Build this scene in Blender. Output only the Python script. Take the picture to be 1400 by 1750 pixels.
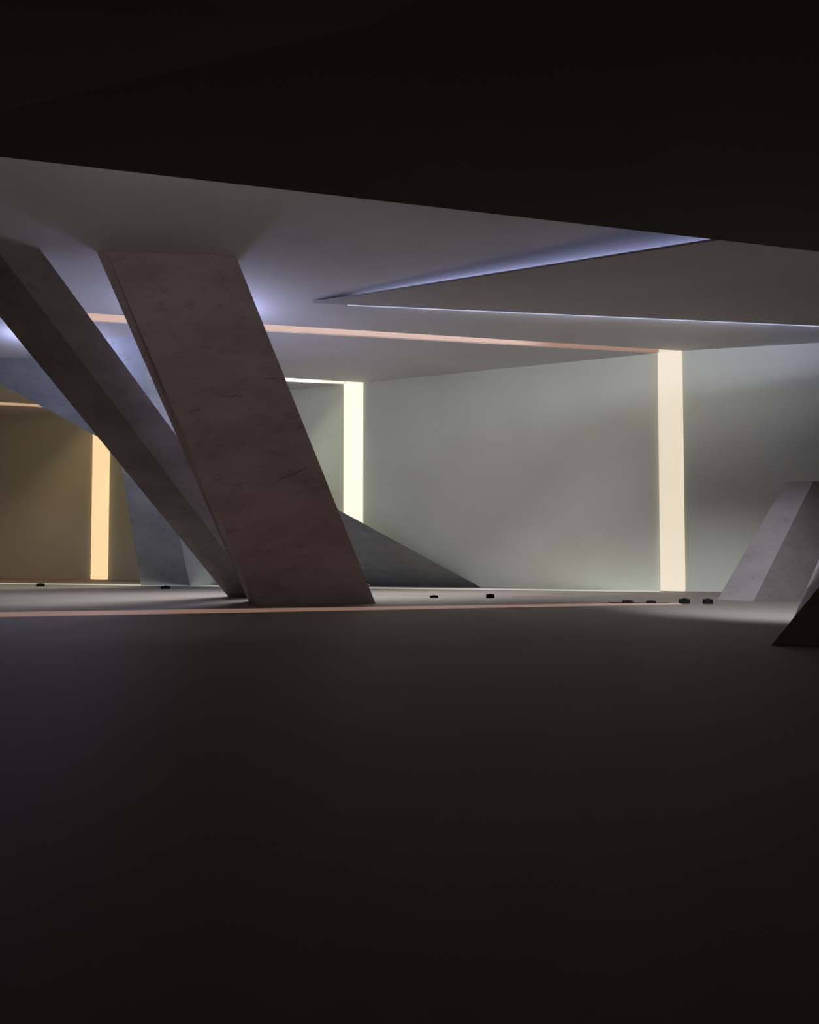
import bpy, bmesh, math, random
from mathutils import Vector

for o in list(bpy.data.objects):
    bpy.data.objects.remove(o)
SC = bpy.context.scene
COL = SC.collection

# ------------------------------------------------------------------ camera, world, exposure
F_PX = 1500.0                      # focal length in pixels of the 1400x1750 frame
EYE = 0.70                         # lens height above the floor
PITCH = math.atan(66.0 / F_PX)
H = 4.165                          # ceiling height
cam_d = bpy.data.cameras.new('camera')
cam_d.sensor_fit = 'HORIZONTAL'
cam_d.sensor_width = 36.0
cam_d.lens = 36.0 * F_PX / 1400.0
cam_d.clip_end = 200
cam = bpy.data.objects.new('camera', cam_d)
cam.location = (0, 0, EYE)
cam.rotation_euler = (math.pi / 2 + PITCH, 0, 0)
COL.objects.link(cam)
SC.camera = cam

world = bpy.data.worlds.new('world')
SC.world = world
world.use_nodes = True
world.node_tree.nodes['Background'].inputs[0].default_value = (1.0, 0.80, 0.58, 1)
world.node_tree.nodes['Background'].inputs[1].default_value = 0.05

SC.view_settings.view_transform = 'Standard'
SC.view_settings.look = 'None'
SC.view_settings.gamma = 1.0
SC.view_settings.exposure = 0.0
SC.view_settings.use_curve_mapping = False


def ray(x, y):
    c, s = math.cos(PITCH), math.sin(PITCH)
    f = Vector((0, c, s)); u = Vector((0, -s, c)); r = Vector((1, 0, 0))
    return f + r * ((x - 700) / F_PX) - u * ((y - 875) / F_PX)


def hit(x, y, z):
    """where the sight line of a pixel meets the level plane z"""
    d = ray(x, y)
    k = (z - EYE) / d.z
    return Vector((0, 0, EYE)) + d * k


def fl(x, y): return hit(x, y, 0.0)
def ce(x, y): return hit(x, y, H)


def point_lamp(name, loc, power, col, radius=0.12):
    l = bpy.data.lights.new(name, 'POINT')
    l.energy = power; l.color = col; l.shadow_soft_size = radius
    o = bpy.data.objects.new(name, l); o.location = loc
    COL.objects.link(o)
    return o


def strip_lamp(name, a, b, width, normal, power, col, spread=180):
    """a long thin area lamp from a to b shining along normal"""
    a, b, n = Vector(a), Vector(b), Vector(normal).normalized()
    l = bpy.data.lights.new(name, 'AREA')
    l.shape = 'RECTANGLE'; l.size = (b - a).length; l.size_y = width
    l.energy = power; l.color = col; l.spread = math.radians(spread)
    o = bpy.data.objects.new(name, l)
    x = (b - a).normalized(); z = -n
    z = (z - x * z.dot(x)).normalized(); y = z.cross(x)
    from mathutils import Matrix
    m = Matrix((x, y, z)).transposed().to_4x4()
    m.translation = (a + b) / 2
    o.matrix_world = m
    COL.objects.link(o)
    return o


BLUE = (0.50, 0.56, 1.0)
# corners of the triangular raft hung under the ceiling, its front edge sloping down
raft_apex = hit(533, 518, H - 0.045)
raft_back = hit(1400, 557, H - 0.10)
raft_front = hit(1200, 415, H - 0.28)
bd = (raft_back - raft_apex).normalized()
fd = (raft_front - raft_apex).normalized()
raft_b2 = raft_apex + bd * 8.4
raft_f2 = raft_apex + fd * 11
RN = bd.cross(fd).normalized()
def raft_z(v): return raft_apex.z - (RN.x * (v.x - raft_apex.x) + RN.y * (v.y - raft_apex.y)) / RN.z
nb = Vector((-bd.y, bd.x, 0)).normalized(); nf = Vector((fd.y, -fd.x, 0)).normalized()
def flat(v, z): return Vector((v.x, v.y, z))
def on_raft(v, dz): return flat(v, raft_z(v) + dz)
# cove lamps lying on top of the raft, behind its two edges
strip_lamp('cove_lamp', on_raft(raft_apex + bd * 1.2 - nb * 0.06, 0.05), on_raft(raft_b2 - nb * 0.06, 0.06), 0.05, nb * 0.6 + Vector((0, 0, 1)), 85, BLUE)
strip_lamp('wall_fill', on_raft(raft_apex + bd * 1.6 - nb * 0.015, 0.05), on_raft(raft_apex + bd * 6.9 - nb * 0.015, 0.05), 0.04, nb + Vector((0, 0, -0.6)), 25, (1.0, 1.0, 0.80))  # added fill to brighten the back wall, not one of the cove lamps
strip_lamp('cove_lamp', on_raft(raft_apex + fd * 0.6 - nf * 0.26, 0.045), on_raft(raft_f2 - nf * 1.7, 0.07), 0.05, nf + Vector((0, 0, 0.25)), 15, BLUE)
# bluish lamps close under the ceiling, behind the two dark columns
p = hit(350, 566, H - 0.36); point_lamp('ceiling_lamp', p, 76, BLUE)
p = fl(430, 1015); point_lamp('low_fill', (p.x, p.y, 1.7), 34, BLUE)  # added bluish fill, hidden behind the big column, for the pale column's foot
p = hit(84, 612, H - 0.36); point_lamp('ceiling_lamp', p, 68, BLUE)
strip_lamp('column_fill', (-2.6, 5.4, 3.4), (-0.9, 5.9, 3.4), 0.1, (-0.15, 1, 0.0), 12, (1.0, 0.90, 0.88), 150)  # added weak warm fill, unseen behind the soffit, for the column fronts
# added fill spot, unseen behind the low soffit, brightening the stub and floor
sl_ = bpy.data.lights.new('stub_fill', 'SPOT'); sl_.energy = 1700; sl_.color = (0.84, 0.86, 1.0)
sl_.spot_size = math.radians(52); sl_.spot_blend = 0.9; sl_.shadow_soft_size = 0.25
so = bpy.data.objects.new('stub_fill', sl_); so.location = (3.5, 6.5, 3.3)
so.rotation_euler = (Vector((4.5, 10.9, 0.0)) - Vector(so.location)).to_track_quat('-Z', 'Y').to_euler()
COL.objects.link(so)

# ------------------------------------------------------------------ materials
def new_mat(name):
    m = bpy.data.materials.new(name); m.use_nodes = True
    return m, m.node_tree, m.node_tree.nodes['Principled BSDF']


def plaster(name, c1, c2, scale=0.7, rough=0.85, bump=0.05, spec=0.3):
    m, t, b = new_mat(name)
    tc = t.nodes.new('ShaderNodeTexCoord')
    n = t.nodes.new('ShaderNodeTexNoise'); n.inputs['Scale'].default_value = scale
    n.inputs['Detail'].default_value = 6
    r = t.nodes.new('ShaderNodeValToRGB')
    r.color_ramp.elements[0].color = (*c1, 1); r.color_ramp.elements[0].position = 0.35
    r.color_ramp.elements[1].color = (*c2, 1); r.color_ramp.elements[1].position = 0.68
    t.links.new(tc.outputs['Object'], n.inputs['Vector'])
    t.links.new(n.outputs['Fac'], r.inputs['Fac'])
    t.links.new(r.outputs['Color'], b.inputs['Base Color'])
    n2 = t.nodes.new('ShaderNodeTexNoise'); n2.inputs['Scale'].default_value = 9
    n2.inputs['Detail'].default_value = 8
    t.links.new(tc.outputs['Object'], n2.inputs['Vector'])
    bp = t.nodes.new('ShaderNodeBump'); bp.inputs['Strength'].default_value = bump
    bp.inputs['Distance'].default_value = 0.02
    t.links.new(n2.outputs['Fac'], bp.inputs['Height'])
    t.links.new(bp.outputs['Normal'], b.inputs['Normal'])
    b.inputs['Roughness'].default_value = rough
    b.inputs['Specular IOR Level'].default_value = spec
    return m


def concrete(name, c1, c2, c3):
    """cast concrete: broad cloudy tone, darker blotches, small pits"""
    m, t, b = new_mat(name)
    tc = t.nodes.new('ShaderNodeTexCoord')
    mp = t.nodes.new('ShaderNodeMapping'); mp.inputs['Rotation'].default_value = (0.2, 0.45, 0.1)
    mp.inputs['Scale'].default_value = (1, 1, 2.2)
    t.links.new(tc.outputs['Object'], mp.inputs['Vector'])
    n = t.nodes.new('ShaderNodeTexNoise'); n.inputs['Scale'].default_value = 0.9
    n.inputs['Detail'].default_value = 8; n.inputs['Roughness'].default_value = 0.62
    t.links.new(mp.outputs['Vector'], n.inputs['Vector'])
    r = t.nodes.new('ShaderNodeValToRGB'); e = r.color_ramp.elements
    e[0].position = 0.30; e[0].color = (*c1, 1); e[1].position = 0.72; e[1].color = (*c3, 1)
    k = r.color_ramp.elements.new(0.5); k.color = (*c2, 1)
    t.links.new(n.outputs['Fac'], r.inputs['Fac'])
    n2 = t.nodes.new('ShaderNodeTexNoise'); n2.inputs['Scale'].default_value = 5
    n2.inputs['Detail'].default_value = 10; n2.inputs['Roughness'].default_value = 0.7
    t.links.new(mp.outputs['Vector'], n2.inputs['Vector'])
    r2 = t.nodes.new('ShaderNodeValToRGB')
    r2.color_ramp.elements[0].position = 0.30; r2.color_ramp.elements[0].color = (0.6, 0.6, 0.6, 1)
    r2.color_ramp.elements[1].position = 0.45; r2.color_ramp.elements[1].color = (1, 1, 1, 1)
    t.links.new(n2.outputs['Fac'], r2.inputs['Fac'])
    mx = t.nodes.new('ShaderNodeMix'); mx.data_type = 'RGBA'; mx.blend_type = 'MULTIPLY'
    mx.inputs['Factor'].default_value = 0.7
    t.links.new(r.outputs['Color'], mx.inputs[6]); t.links.new(r2.outputs['Color'], mx.inputs[7])
    t.links.new(mx.outputs[2], b.inputs['Base Color'])
    bp = t.nodes.new('ShaderNodeBump'); bp.inputs['Strength'].default_value = 0.25
    bp.inputs['Distance'].default_value = 0.03
    t.links.new(n2.outputs['Fac'], bp.inputs['Height'])
    t.links.new(bp.outputs['Normal'], b.inputs['Normal'])
    b.inputs['Roughness'].default_value = 0.8
    b.inputs['Specular IOR Level'].default_value = 0.25
    return m


def glow(name, col, strength, base=0.3):
    m, t, b = new_mat(name)
    b.inputs['Base Color'].default_value = (*base, 1) if isinstance(base, tuple) else (base, base * 0.9, base * 0.8, 1)
    b.inputs['Emission Color'].default_value = (*col, 1)
    b.inputs['Emission Strength'].default_value = strength
    tc = t.nodes.new('ShaderNodeTexCoord')
    n = t.nodes.new('ShaderNodeTexNoise'); n.inputs['Scale'].default_value = 0.8
    t.links.new(tc.outputs['Object'], n.inputs['Vector'])
    mr = t.nodes.new('ShaderNodeMapRange')
    mr.inputs['To Min'].default_value = strength * 0.93; mr.inputs['To Max'].default_value = strength * 1.07
    t.links.new(n.outputs['Fac'], mr.inputs['Value'])
    t.links.new(mr.outputs['Result'], b.inputs['Emission Strength'])
    return m


M_WALL = plaster('wall_plaster', (0.61, 0.62, 0.49), (0.66, 0.67, 0.53))
M_CEIL = plaster('ceiling_plaster', (0.60, 0.58, 0.57), (0.66, 0.64, 0.63))
M_RAFT = plaster('raft_board', (0.42, 0.40, 0.38), (0.46, 0.44, 0.42))
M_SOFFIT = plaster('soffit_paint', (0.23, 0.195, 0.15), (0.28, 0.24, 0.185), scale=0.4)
M_FLOOR = plaster('floor_screed', (0.215, 0.182, 0.145), (0.26, 0.225, 0.18), scale=0.35, rough=0.66, bump=0.03, spec=0.35)
M_COL_DARK = concrete('dark_concrete', (0.32, 0.28, 0.27), (0.42, 0.365, 0.355), (0.50, 0.44, 0.43))
M_COL_GREY = concrete('grey_concrete', (0.27, 0.27, 0.27), (0.36, 0.36, 0.36), (0.42, 0.42, 0.42))
M_COL_PALE = concrete('pale_concrete', (0.35, 0.37, 0.38), (0.44, 0.46, 0.47), (0.51, 0.53, 0.54))
M_COL_STEEL = concrete('steel_grey_concrete', (0.165, 0.165, 0.15), (0.21, 0.21, 0.19), (0.255, 0.255, 0.235))
M_COL_BROWN = concrete('brown_concrete', (0.19, 0.165, 0.155), (0.25, 0.22, 0.21), (0.30, 0.265, 0.255))
M_COL_PINK = concrete('pinkish_concrete', (0.19, 0.17, 0.16), (0.24, 0.215, 0.20), (0.28, 0.255, 0.24))
M_BLACK = plaster('black_metal', (0.004, 0.004, 0.005), (0.008, 0.008, 0.009), rough=0.8, spec=0.1)
M_MARK = plaster('crack_dark', (0.24, 0.20, 0.19), (0.28, 0.24, 0.23), scale=6)
G_CREAM = glow('cream_diffuser', (1.0, 0.88, 0.66), 0.72)
G_WHITE = glow('white_diffuser', (1.0, 0.95, 0.72), 1.05)
G_PEACH = glow('peach_diffuser', (1.0, 0.68, 0.36), 1.0)
G_SLOT1 = glow('salmon_side_glow', (1.0, 0.58, 0.42), 0.38, (0.04, 0.025, 0.02))
G_SLOT2 = glow('pale_side_glow', (1.0, 0.98, 0.76), 0.9, 0.5)
G_SLOT3 = glow('amber_side_glow', (1.0, 0.72, 0.50), 0.3, 0.3)
G_FLOOR = glow('floor_salmon_glow', (1.0, 0.52, 0.38), 0.20)
G_EDGE = glow('blue_edge_lamp', (0.62, 0.70, 1.0), 0.75)
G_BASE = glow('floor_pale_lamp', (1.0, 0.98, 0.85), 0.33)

# ------------------------------------------------------------------ mesh helpers
def mesh_obj(name, bm, mat, parent=None):
    bmesh.ops.recalc_face_normals(bm, faces=bm.faces)
    me = bpy.data.meshes.new(name)
    bm.to_mesh(me); bm.free()
    me.materials.append(mat)
    o = bpy.data.objects.new(name, me)
    COL.objects.link(o)
    if parent is not None:
        o.parent = parent
        o.matrix_parent_inverse = parent.matrix_basis.inverted()
    return o


def loft(bm, lo, hi, steps=1):
    """closed solid between two corner loops"""
    n = len(lo)
    rows = []
    for k in range(steps + 1):
        t = k / steps
        rows.append([bm.verts.new(Vector(lo[i]) * (1 - t) + Vector(hi[i]) * t) for i in range(n)])
    bm.faces.new(rows[0][::-1]); bm.faces.new(rows[-1])
    for a, b in zip(rows, rows[1:]):
        for i in range(n):
            j = (i + 1) % n
            bm.faces.new((a[i], a[j], b[j], b[i]))


def slab(pts, z0, z1):
    bm = bmesh.new()
    loft(bm, [(p[0], p[1], z0) for p in pts], [(p[0], p[1], z1) for p in pts])
    return bm


def empty(name, loc):
    o = bpy.data.objects.new(name, None); o.location = loc
    o.empty_display_size = 0.3
    COL.objects.link(o)
    return o


def tag(o, label, cat, group=None):
    o['label'] = label; o['category'] = cat
    if group: o['group'] = group
    return o


def struct(o):
    o['kind'] = 'structure'
    return o


def xy(v): return Vector((v.x, v.y, 0))

# ------------------------------------------------------------------ floor
struct(mesh_obj('floor', slab([(-30, -6), (30, -6), (30, 34), (-30, 34)], -0.25, 0), M_FLOOR))

# ------------------------------------------------------------------ back wall: panels with light slots between them
s1l, s1r = xy(fl(1129, 1010)), xy(fl(1172, 1010.8))
s2l, s2r = xy(fl(588, 999.0)), xy(fl(620, 999.6))
s3l, s3r = xy(fl(160, 990.0)), xy(fl(184.5, 990.6))
dR = (s1r - s1l).normalized()
right_dir = (xy(fl(1400, 1013.6)) - s1r).normalized()
endR = s1r + right_dir * 14
left_dir = (xy(fl(0, 988.2)) - s3l).normalized()
endL = s3l + left_dir * 12
back = Vector((0.42, 0.9, 0)).normalized()
TH = 0.22
wall = struct(empty('wall_back', (0, 16, 0)))
for a, b in ((endL, s3l), (s3r, s2l), (s2r, s1l), (s1r, endR)):
    mesh_obj('panel', slab([a, b, b + back * TH, a + back * TH], 0, H), M_WALL, wall)
# closing wall behind the panels
mesh_obj('backing', slab([v + back * 0.5 for v in (endL, s3l, s2l, s1l, endR)] + [v + back * 0.7 for v in (endR, s1l, s2l, s3l, endL)], 0, H + 0.6), M_WALL, wall)

# ------------------------------------------------------------------ ceiling, cut by three slots that run on from the wall slots
def line_pts(pa, pb, t0, t1):
    a, b = xy(ce(*pa)), xy(ce(*pb))
    return a + (b - a) * t0, a + (b - a) * t1

def slot_edge(pa, pw, left=-26.0):
    """edge of a ceiling slot from the wall end leftwards to x = left; pw is a plan point on the wall"""
    a = xy(ce(*pa)); d = (a - pw).normalized()
    return pw + d * ((left - pw.x) / d.x), pw

n1 = slot_edge((180, 537), s1r)
f1 = slot_edge((180, 551), s1l)
n2 = slot_edge((490, 646), s2r)
f2 = slot_edge((490, 652.5), s2l)
n3 = slot_edge((0, 687), s3r)
f3 = slot_edge((0, 692.5), s3l)
ZT = H + 0.55
bk = back * 0.45
ceiling = struct(empty('ceiling', (0, 10, H)))
mesh_obj('ceiling_panel', slab([(-26, 1.0), (26, 1.0), endR + bk + Vector((4, -2, 0)), endR + bk, s1r + bk, n1[1], n1[0]], H, ZT), M_CEIL, ceiling)
mesh_obj('ceiling_panel', slab([f1[0], f1[1], s1l + bk, s2r + bk, n2[1], n2[0]], H, ZT), M_CEIL, ceiling)
mesh_obj('ceiling_panel', slab([f2[0], f2[1], s2l + bk, s3r + bk, n3[1], n3[0]], H, ZT), M_CEIL, ceiling)
mesh_obj('ceiling_panel', slab([f3[0], f3[1], s3l + bk, endL + bk + Vector((-8, 4, 0))], H, ZT), M_CEIL, ceiling)
mesh_obj('roof_deck', slab([(-26, 1.0), (26, 1.0), (26, 34), (-26, 34)], ZT, ZT + 0.15), M_CEIL, ceiling)

def ribbon(label, sl, sr, n, f, depth, g_wall, g_ceil, power, col, proud=0.05):
    t = tag(empty('light_slot', (sl + sr) / 2), label, 'light')
    q = back * 0.06
    mesh_obj('wall_diffuser', slab([sl - back * proud + dR * 0.01, sr - back * proud - dR * (0.01 + max(0, proud - 0.05)), sr + q - dR * 0.01, sl + q + dR * 0.01], 0.004, H - 0.003), g_wall, t)
    mesh_obj('end_diffuser', slab([sl + q * 0.3 + dR * 0.02, sr + q * 0.3 - dR * 0.02, sr + q - dR * 0.02, sl + q + dR * 0.02], H + 0.002, H + 0.25), g_wall, t)
    k = Vector((0, -0.02, 0))
    mesh_obj('side_glow', slab([f[0] + k * 0.2, f[1] + k * 0.2, f[1] + k, f[0] + k], H + 0.01, H + depth), g_ceil, t)  # glowing strip in place of lamplight on the slot's far side wall
    m0, m1 = (n[0] + f[0]) / 2, (n[1] + f[1]) / 2
    m0 = m1 + (m0 - m1).normalized() * (10.0 if power > 170 else 13)
    strip_lamp('slot_lamp', flat(m0, H + 0.42), flat(m1 + (m0 - m1).normalized() * (2.4 if power > 170 else 0.8), H + 0.42), 0.22, (0, 0, -1), power, col, 100)
    return t

ribbon('cream light slot in the wall nearest the right edge, a salmon run crossing the ceiling', s1l, s1r, n1, f1, 0.20, G_CREAM, G_SLOT1, 185, (0.90, 0.93, 1.0))
ribbon('brightest white light slot in the wall, partly hidden by the big slanted column', s2l, s2r, n2, f2, 0.20, G_WHITE, G_SLOT2, 120, (0.95, 1.0, 0.80))
ribbon('peach-coloured light slot in the brown-lit wall at the far left', s3l, s3r, n3, f3, 0.20, G_PEACH, G_SLOT3, 52, (1.0, 0.56, 0.31), 0.11)

# ------------------------------------------------------------------ triangular raft under the ceiling
bm = bmesh.new()
tri = [raft_apex, raft_b2, raft_f2]
up = Vector((0, 0, 0.025))
loft(bm, tri, [v + up for v in tri])
rf = mesh_obj('ceiling_raft', bm, M_RAFT)
tag(rf, 'dark pointed triangular ceiling panel edged by bluish cove light', 'ceiling panel')
bm = bmesh.new()
core = [raft_apex + (bd + fd) * 2.6, raft_b2 - nb * 0.6 - bd, raft_f2 - nf * 2.6 - fd]
loft(bm, [on_raft(v, 0.02) for v in core], [flat(v, H) for v in core])
mesh_obj('hanger_core', bm, M_RAFT, rf)
ea, eb = raft_apex + bd * 0.5, raft_b2
bm = bmesh.new()
ring = [ea, eb, eb + nb * 0.03, ea + nb * 0.03]
loft(bm, [v - up * 0.2 for v in ring], [v + up * 0.9 for v in ring])
mesh_obj('edge_light', bm, G_EDGE, rf)['label'] = 'thin bluish white light line along the back edge'

# ------------------------------------------------------------------ low dark soffit over the viewer
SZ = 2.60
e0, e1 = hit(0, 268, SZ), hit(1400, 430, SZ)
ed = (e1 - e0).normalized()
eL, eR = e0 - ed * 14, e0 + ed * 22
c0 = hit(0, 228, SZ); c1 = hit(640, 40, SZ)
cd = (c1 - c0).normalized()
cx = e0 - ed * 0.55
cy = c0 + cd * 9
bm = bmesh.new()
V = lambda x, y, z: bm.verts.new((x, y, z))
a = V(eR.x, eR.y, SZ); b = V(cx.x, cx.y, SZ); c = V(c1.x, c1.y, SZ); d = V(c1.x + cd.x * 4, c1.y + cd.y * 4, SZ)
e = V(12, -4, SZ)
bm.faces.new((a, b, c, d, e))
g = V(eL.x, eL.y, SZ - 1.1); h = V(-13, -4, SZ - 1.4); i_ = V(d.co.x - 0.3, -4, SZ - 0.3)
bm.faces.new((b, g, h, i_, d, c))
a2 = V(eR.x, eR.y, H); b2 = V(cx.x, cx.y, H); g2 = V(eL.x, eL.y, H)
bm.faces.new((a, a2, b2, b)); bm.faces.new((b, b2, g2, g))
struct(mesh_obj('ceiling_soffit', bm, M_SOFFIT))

# ------------------------------------------------------------------ slanted columns
def column(name, base, top, mat, label, bevel=0.012, steps=1):
    """solid lofted from a floor loop to a top loop, with softened arrises"""
    b0 = sum(base, Vector()) / len(base)
    bm = bmesh.new()
    loft(bm, [v - b0 for v in base], [v - b0 for v in top], steps)
    bmesh.ops.bevel(bm, geom=[e for e in bm.edges if e.calc_face_angle(0) > 0.3], offset=bevel, segments=2, affect='EDGES', profile=0.6)
    o = mesh_obj(name, bm, mat)
    o.location = b0
    return tag(o, label, 'column')


def prism(l, m, r, lt, xm, xr):
    """base and top loops of a leaning prism: corners l, m (nearest), r and a hidden one behind;
    the top repeats the base edges' directions so that every face is flat"""
    def run(p, d, xpx):
        t = (xpx - 700) / F_PX * math.cos(PITCH)
        # slope of the sight plane through the wanted column of pixels
        dz = (p.z - EYE) * math.tan(PITCH)
        k = (t * (p.y + dz) - p.x) / (d.x - t * d.y)
        return p + d * k, k
    mt, k1 = run(lt, m - l, xm)
    rt, k2 = run(mt, r - m, xr)
    c = (l + r) / 2; away = Vector((c.x, c.y, 0)).normalized()
    b = c + away * min(0.45, 0.6 * (l - r).length)
    bt = (lt + rt) / 2 + (b - c) * (k1 + k2) / 2
    return [l, m, r, b], [lt, mt, rt, bt]


# the big one
FLb, FRb, BLb = fl(438, 1033), fl(642, 1031.5), fl(425, 1028)
FLt, FRt, BLt = ce(182, 430), ce(403, 437), ce(165, 430)
big = column('slanted_column', [FLb, FRb, BLb + FRb - FLb, BLb], [FLt, FRt, FRt + Vector((-0.2, 0.55, 0)), BLt + Vector((0.0, 0.0, 0))],
             M_COL_DARK, 'widest dark concrete column slanting down to the right, nearest of the slanted cluster')
# the one crossing behind it
column('slanted_column', *prism(fl(390, 1019.8), fl(446, 1021.6), fl(502, 1019.2), ce(-96, 424), -22, 68),
       M_COL_BROWN, 'narrower dark two-faced concrete column leaning left behind the widest column')
# steep bluish one
column('slanted_column', *prism(fl(241, 1000.5), fl(325, 1002), fl(420, 998), ce(171, 581), 235, 325),
       M_COL_PALE, 'bluish grey concrete column, the steepest, seen behind the crossing dark columns')
# the very flat brace against the wall
dl, dr = fl(636, 1001.6), fl(822, 1003.8)
tl, tr = ce(-82, 611), ce(94, 612.5)
column('slanted_column', [dl, dr, dr + Vector((0.0, 0.05, 0)), dl + Vector((0.05, 0.35, 0))], [tl, tr, tr + Vector((0.1, 0.5, 0)), tl + Vector((0.1, 0.5, 0))],
       M_COL_STEEL, 'most inclined concrete column, its pointed foot in front of the wall right of the widest column')
# short stub at the right edge
zt = 1.70
bl, bmid, br = fl(1226, 1025), fl(1288, 1027), fl(1470, 1018)
tl = hit(1343, 824, zt)
column('column_stub', *prism(bl, bmid, br, tl, 1390, 1500), M_COL_PINK,
       'short pale concrete stub with a flat top standing by the right edge', bevel=0.03)
# near dark one at the right edge
gz = H - 0.6
fb, bb = fl(1318, 1103), fl(1353, 1064)
ft = hit(1975, 300, gz); bt = hit(1640, 405, gz)
column('slanted_column', [fb, fb + Vector((1.6, 0.0, 0)), bb + Vector((1.4, 0, 0)), bb], [ft, ft + Vector((1.6, 0, 0)), bt + Vector((1.8, 0, 0)), bt],
       M_COL_DARK, 'nearly black foot of the nearest column at the right edge, leaning right', steps=10)

# chips and cracks on the big column's front face
def on_face(px, py):
    o = Vector((0, 0, EYE))
    ok, p, n, _ = big.ray_cast(o - big.location, ray(px, py))
    return p + big.location, n

def crack(points, w):
    bm = bmesh.new()
    lo, hi = [], []
    n = len(points)
    for i, (x, y) in enumerate(points):
        k = w * (0.25 + 0.75 * math.sin(math.pi * (i + 0.4) / (n - 0.2)))
        p0, nn = on_face(x, y - k); p1, _ = on_face(x, y + k)
        if nn.y > 0: nn = -nn
        lo.append(bm.verts.new(p0 + nn * 0.005)); hi.append(bm.verts.new(p1 + nn * 0.005))
        lo.append(bm.verts.new(p0 - nn * 0.01)); hi.append(bm.verts.new(p1 - nn * 0.01))
    for i in range(n - 1):
        a, b = 2 * i, 2 * i + 2
        bm.faces.new((lo[a], lo[b], hi[b], hi[a]))
        bm.faces.new((lo[a + 1], lo[b + 1], lo[b], lo[a]))
        bm.faces.new((hi[a + 1], hi[b + 1], hi[b], hi[a]))
    return mesh_obj('crack', bm, M_MARK, big)

bpy.context.view_layer.update()
crack([(472, 822), (484, 817), (497, 812), (510, 806), (524, 799)], 1.2)
crack([(322, 706), (330, 703), (336, 700), (344, 697)], 1.6)
crack([(384, 676), (396, 679), (404, 675), (414, 678)], 1.1)
crack([(452, 648), (462, 647), (472, 646)], 1.0)
crack([(366, 820), (374, 819), (379, 825)], 1.3)
crack([(296, 571), (301, 578), (303, 584)], 1.1)

# ------------------------------------------------------------------ light lines and joint in the floor
def floor_line(name, a_px, b_px, wa, wb, mat, label=None):
    a0, a1 = fl(a_px[0], a_px[1] - wa), fl(a_px[0], a_px[1] + wa)
    b0, b1 = fl(b_px[0], b_px[1] - wb), fl(b_px[0], b_px[1] + wb)
    o = mesh_obj(name, slab([a0, b0, b1, a1], -0.01, 0.003), mat)
    return tag(o, label, 'light') if label else struct(o)

floor_line('floor_light_line', (-260, 1055), (1165, 1031.0), 4.6, 1.6, G_FLOOR, 'long salmon light line across the floor in front of the columns')  # glowing strip paints the streak of salmon light on the floor
floor_line('floor_light_line', (-120, 995.8), (1129, 1010.6), 0.8, 1.3, G_BASE, 'thin pale light line in the floor along the foot of the wall')
floor_line('trim_1', (640, 1016.5), (1400, 1024.0), 0.35, 0.45, M_MARK)

# ------------------------------------------------------------------ small black boxes on the floor
def floor_box(px, py, wpx, hpx, label):
    foot = fl(px, py)
    s = foot.y / F_PX
    w, hgt = wpx * s, hpx * s
    bm = bmesh.new()
    loft(bm, [(-w / 2, -w * .35, 0), (w / 2, -w * .35, 0), (w / 2, w * .35, 0), (-w / 2, w * .35, 0)],
         [(-w * .48, -w * .33, hgt), (w * .48, -w * .33, hgt), (w * .48, w * .33, hgt), (-w * .48, w * .33, hgt)])
    bmesh.ops.bevel(bm, geom=list(bm.edges), offset=hgt * 0.08, segments=2, affect='EDGES')
    o = mesh_obj('floor_box', bm, M_BLACK)
    o.location = foot
    lid = bmesh.new()
    bmesh.ops.create_cone(lid, cap_ends=True, segments=20, radius1=w * 0.2, radius2=w * 0.17, depth=hgt * 0.16)
    bmesh.ops.translate(lid, verts=lid.verts, vec=(0, 0, hgt * 1.04))
    l = mesh_obj('cap', lid, M_BLACK); l.parent = o
    return tag(o, label, 'box', 'small black boxes on the floor')

floor_box(69, 1002.5, 12, 5, 'small black box on the floor at the far left, left of the peach slot')
floor_box(283, 1006.5, 14, 5, 'small black box on the floor below the bluish steep column')
floor_box(742, 1021.5, 14, 4, 'small flat black box on the floor just right of the widest column')
floor_box(838, 1022, 14, 6.5, 'small black box on the floor by the tip of the most inclined column')
floor_box(1073, 1030, 16, 4, "small flat black box, leftmost of the four near the cream slot's foot")
floor_box(1113, 1030.5, 15, 4, 'small flat black box just left of the cream slot, joined by a cable')
floor_box(1170, 1031.5, 16, 8, 'taller black box on the floor directly below the right side of the cream slot')
floor_box(1210, 1032, 15, 8, 'black box on the floor nearest the short stub at the right edge')
a, b = fl(1040, 1030), fl(1162, 1030.5)
tag(mesh_obj('cable', slab([a, b, b + Vector((0, 0.03, 0)), a + Vector((0, 0.03, 0))], 0, 0.006), M_BLACK), 'thin dark cable on the floor running through the flat black boxes', 'cable')
